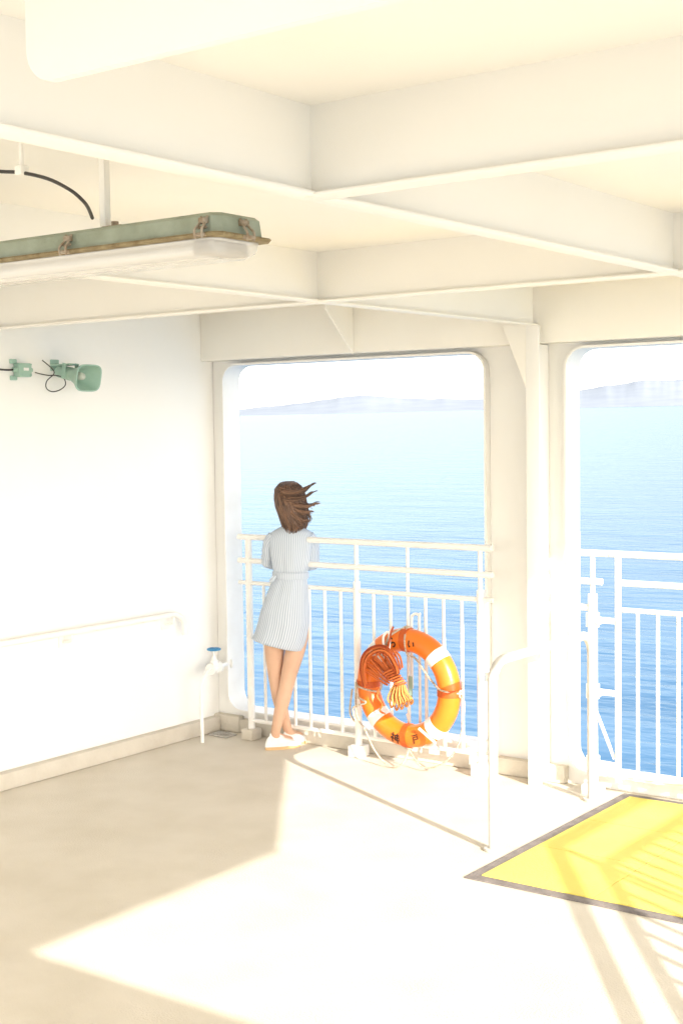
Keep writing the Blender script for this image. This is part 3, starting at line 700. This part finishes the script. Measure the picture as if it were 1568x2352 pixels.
for (ax_, ad_, th) in ((.016, .035, R(38)), (-.061, -.055, R(22))):
    c, s_ = math.cos(th), math.sin(th)
    def sh_(l, w, z): return G(ax_+l*c-w*s_, ad_+l*s_+w*c, z)
    outline = []
    for k in range(28):
        q = 2*PI*k/28; l = .052+.108*math.cos(q); w = (.034+.006*math.cos(q-.3))*math.sin(q); outline.append((l, w))
    bm = B(); loft(bm, [[sh_(l, w, .0) for l, w in outline], [sh_(l, w*1.04, .004) for l, w in outline], [sh_(l, w*1.04, .018) for l, w in outline]]); bmesh.ops.recalc_face_normals(bm, faces=bm.faces)
    up = B(); rows_ = []
    for f, zz in ((1.02, .0175), (1.0, .034), (.92, .052), (.72, .066), (.45, .080), (.38, .094)):
        rows_.append([sh_(l*f - (0 if f > .9 else (1-f)*.01), w*(f+.06 if f < 1 else f), zz - (.02*max(0, (l-.05)/.11) if f < .95 else 0)) for l, w in outline])
    loft(up, rows_); bmesh.ops.recalc_face_normals(up, faces=up.faces)
    so = obj('shoe', up, M_SHOE, t, True, angle=60); obj('sole', bm, M_SOLE, so, True)
# hair
HR = [(1.550, .022, .018, .055, .02), (1.538, .022, .052, .053, .055), (1.508, .024, .078, .05, .088), (1.46, .027, .086, .045, .105), (1.41, .030, .083, .037, .105), (1.36, .036, .076, .028, .095), (1.31, .042, .064, .012, .08), (1.275, .040, .050, .0, .065), (1.25, .032, .036, -.01, .05)]
def hpt(z, q, k=1.0):
    for A, C in zip(HR, HR[1:]):
        if C[0] <= z <= A[0]:
            u = (A[0]-z)/(A[0]-C[0]); s, a, d, b = [A[i]+(C[i]-A[i])*u for i in (1, 2, 3, 4)]
            break
    else: _, s, a, d, b = HR[0] if z > HR[0][0] else HR[-1]
    return (s+a*k*math.cos(q), d+b*k*math.sin(q), z)
bm = B(); rings = []
for z, s, a, d, b in HR[:-1]:
    rings.append([G(*[c+(random.uniform(-.003, .003) if i < 2 else (random.uniform(-.014, .016) if z < 1.28 else 0)) for i, c in enumerate(hpt(z, R(155+230*k/40), .95))]) for k in range(41)])
loft(bm, rings, False)
for i in range(480):
    q = R(random.uniform(150, 395)); z0 = random.uniform(1.42, 1.547); z1 = random.uniform(1.235, 1.31)
    if random.random() < .3: z1 = random.uniform(1.27, 1.40)
    dq = R(random.uniform(5, 45)); k_ = random.uniform(.99, 1.03); pts = []
    rr_ = random.random(); wind = random.uniform(0, .025) if rr_ < .7 else random.uniform(.025, .06)
    for j in range(7):
        u = j/6; z = z0+(z1-z0)*u
        p = hpt(max(z, 1.25), q+dq*u, k_+.02*math.sin(u*4+i)); pts.append(G(p[0]+wind*u*u, p[1]-.006*u, z+wind*.5*u*u))
    tube(bm, catmull(pts, 2), [.0038*(1-.8*j/12)+.0006 for j in range(13)], 5)
LOCKS = [((-.01, 1132), (728, 1112), 16), ((.0, 1142), (732, 1128), 14), ((.01, 1152), (738, 1156), 18), ((.02, 1160), (724, 1176), 14), ((.02, 1172), (716, 1196), 12), ((.03, 1180), (704, 1212), 12), ((-.02, 1126), (716, 1120), 10)]
for (ls, lpy), tip, cnt in LOCKS:   # locks blown to the right, each a bundle of strands that stay together
    sag = random.uniform(.008, .022); lift = random.uniform(-.004, .010)
    for i in range(cnt):
        fr_ = random.random()
        tx = (tip[0]-fr_*16+random.uniform(-2, 2)-655)*gsc; tz = CH-(tip[1]+(fr_-.3)*7+random.uniform(-2, 2)-986)*gsc
        sx0 = ls+random.uniform(-.015, .015); z0 = CH-(lpy+random.uniform(-7, 7)-986)*gsc; dd = -.058+random.uniform(-.01, .015)
        pts = catmull([G(sx0, dd, z0), G(sx0+(tx-sx0)*.33, dd-.010, z0+(tz-z0)*.25-sag), G(sx0+(tx-sx0)*.7, dd-.006, z0+(tz-z0)*.62-sag*.9), G(sx0+(tx-sx0)*.9, dd, z0+(tz-z0)*.9+lift*.5), G(tx, dd, tz+lift)], 5)
        n_ = len(pts); tube(bm, pts, [.0036*(1-.8*j/(n_-1))+.0008 for j in range(n_)], 5)
obj('hair', bm, M_HAIR, t, True, angle=180)

# ------------------------------------------------------------------ light, sky, camera
SUN_EL = R(21.9); sh_ = V((.911, -.412, 0)).normalized()
to_sun = V((sh_.x*math.cos(SUN_EL), sh_.y*math.cos(SUN_EL), math.sin(SUN_EL)))
L = bpy.data.lights.new('sun', 'SUN'); L.energy = 9.6; L.angle = R(.4); L.color = (1, .955, .87)
lo = bpy.data.objects.new('sun', L); COL.objects.link(lo); lo.rotation_euler = (-to_sun).to_track_quat('-Z', 'Y').to_euler(); lo.location = (12, -8, 12)
w = bpy.data.worlds.new('World'); S.world = w; w.use_nodes = True; nt = w.node_tree
sk = nt.nodes.new('ShaderNodeTexSky'); sk.sky_type = 'NISHITA'; sk.sun_disc = False; sk.sun_elevation = SUN_EL; sk.sun_rotation = math.atan2(sh_.x, sh_.y); sk.dust_density = 1.0
hs = nt.nodes.new('ShaderNodeHueSaturation'); hs.inputs['Saturation'].default_value = .27
nt.links.new(sk.outputs[0], hs.inputs['Color'])
nt.links.new(hs.outputs[0], nt.nodes['Background'].inputs['Color']); nt.nodes['Background'].inputs['Strength'].default_value = .42
cd = bpy.data.cameras.new('camera'); co = bpy.data.objects.new('camera', cd); COL.objects.link(co); S.camera = co
cd.sensor_fit = 'HORIZONTAL'; cd.sensor_width = 24; cd.lens = 24*F/1568; cd.clip_start = .05; cd.clip_end = 60000
co.matrix_world = Matrix.Translation(CAM) @ Rc.to_4x4()
S.view_settings.view_transform = 'Standard'; S.view_settings.look = 'None'; S.view_settings.exposure = 0; S.view_settings.gamma = 1
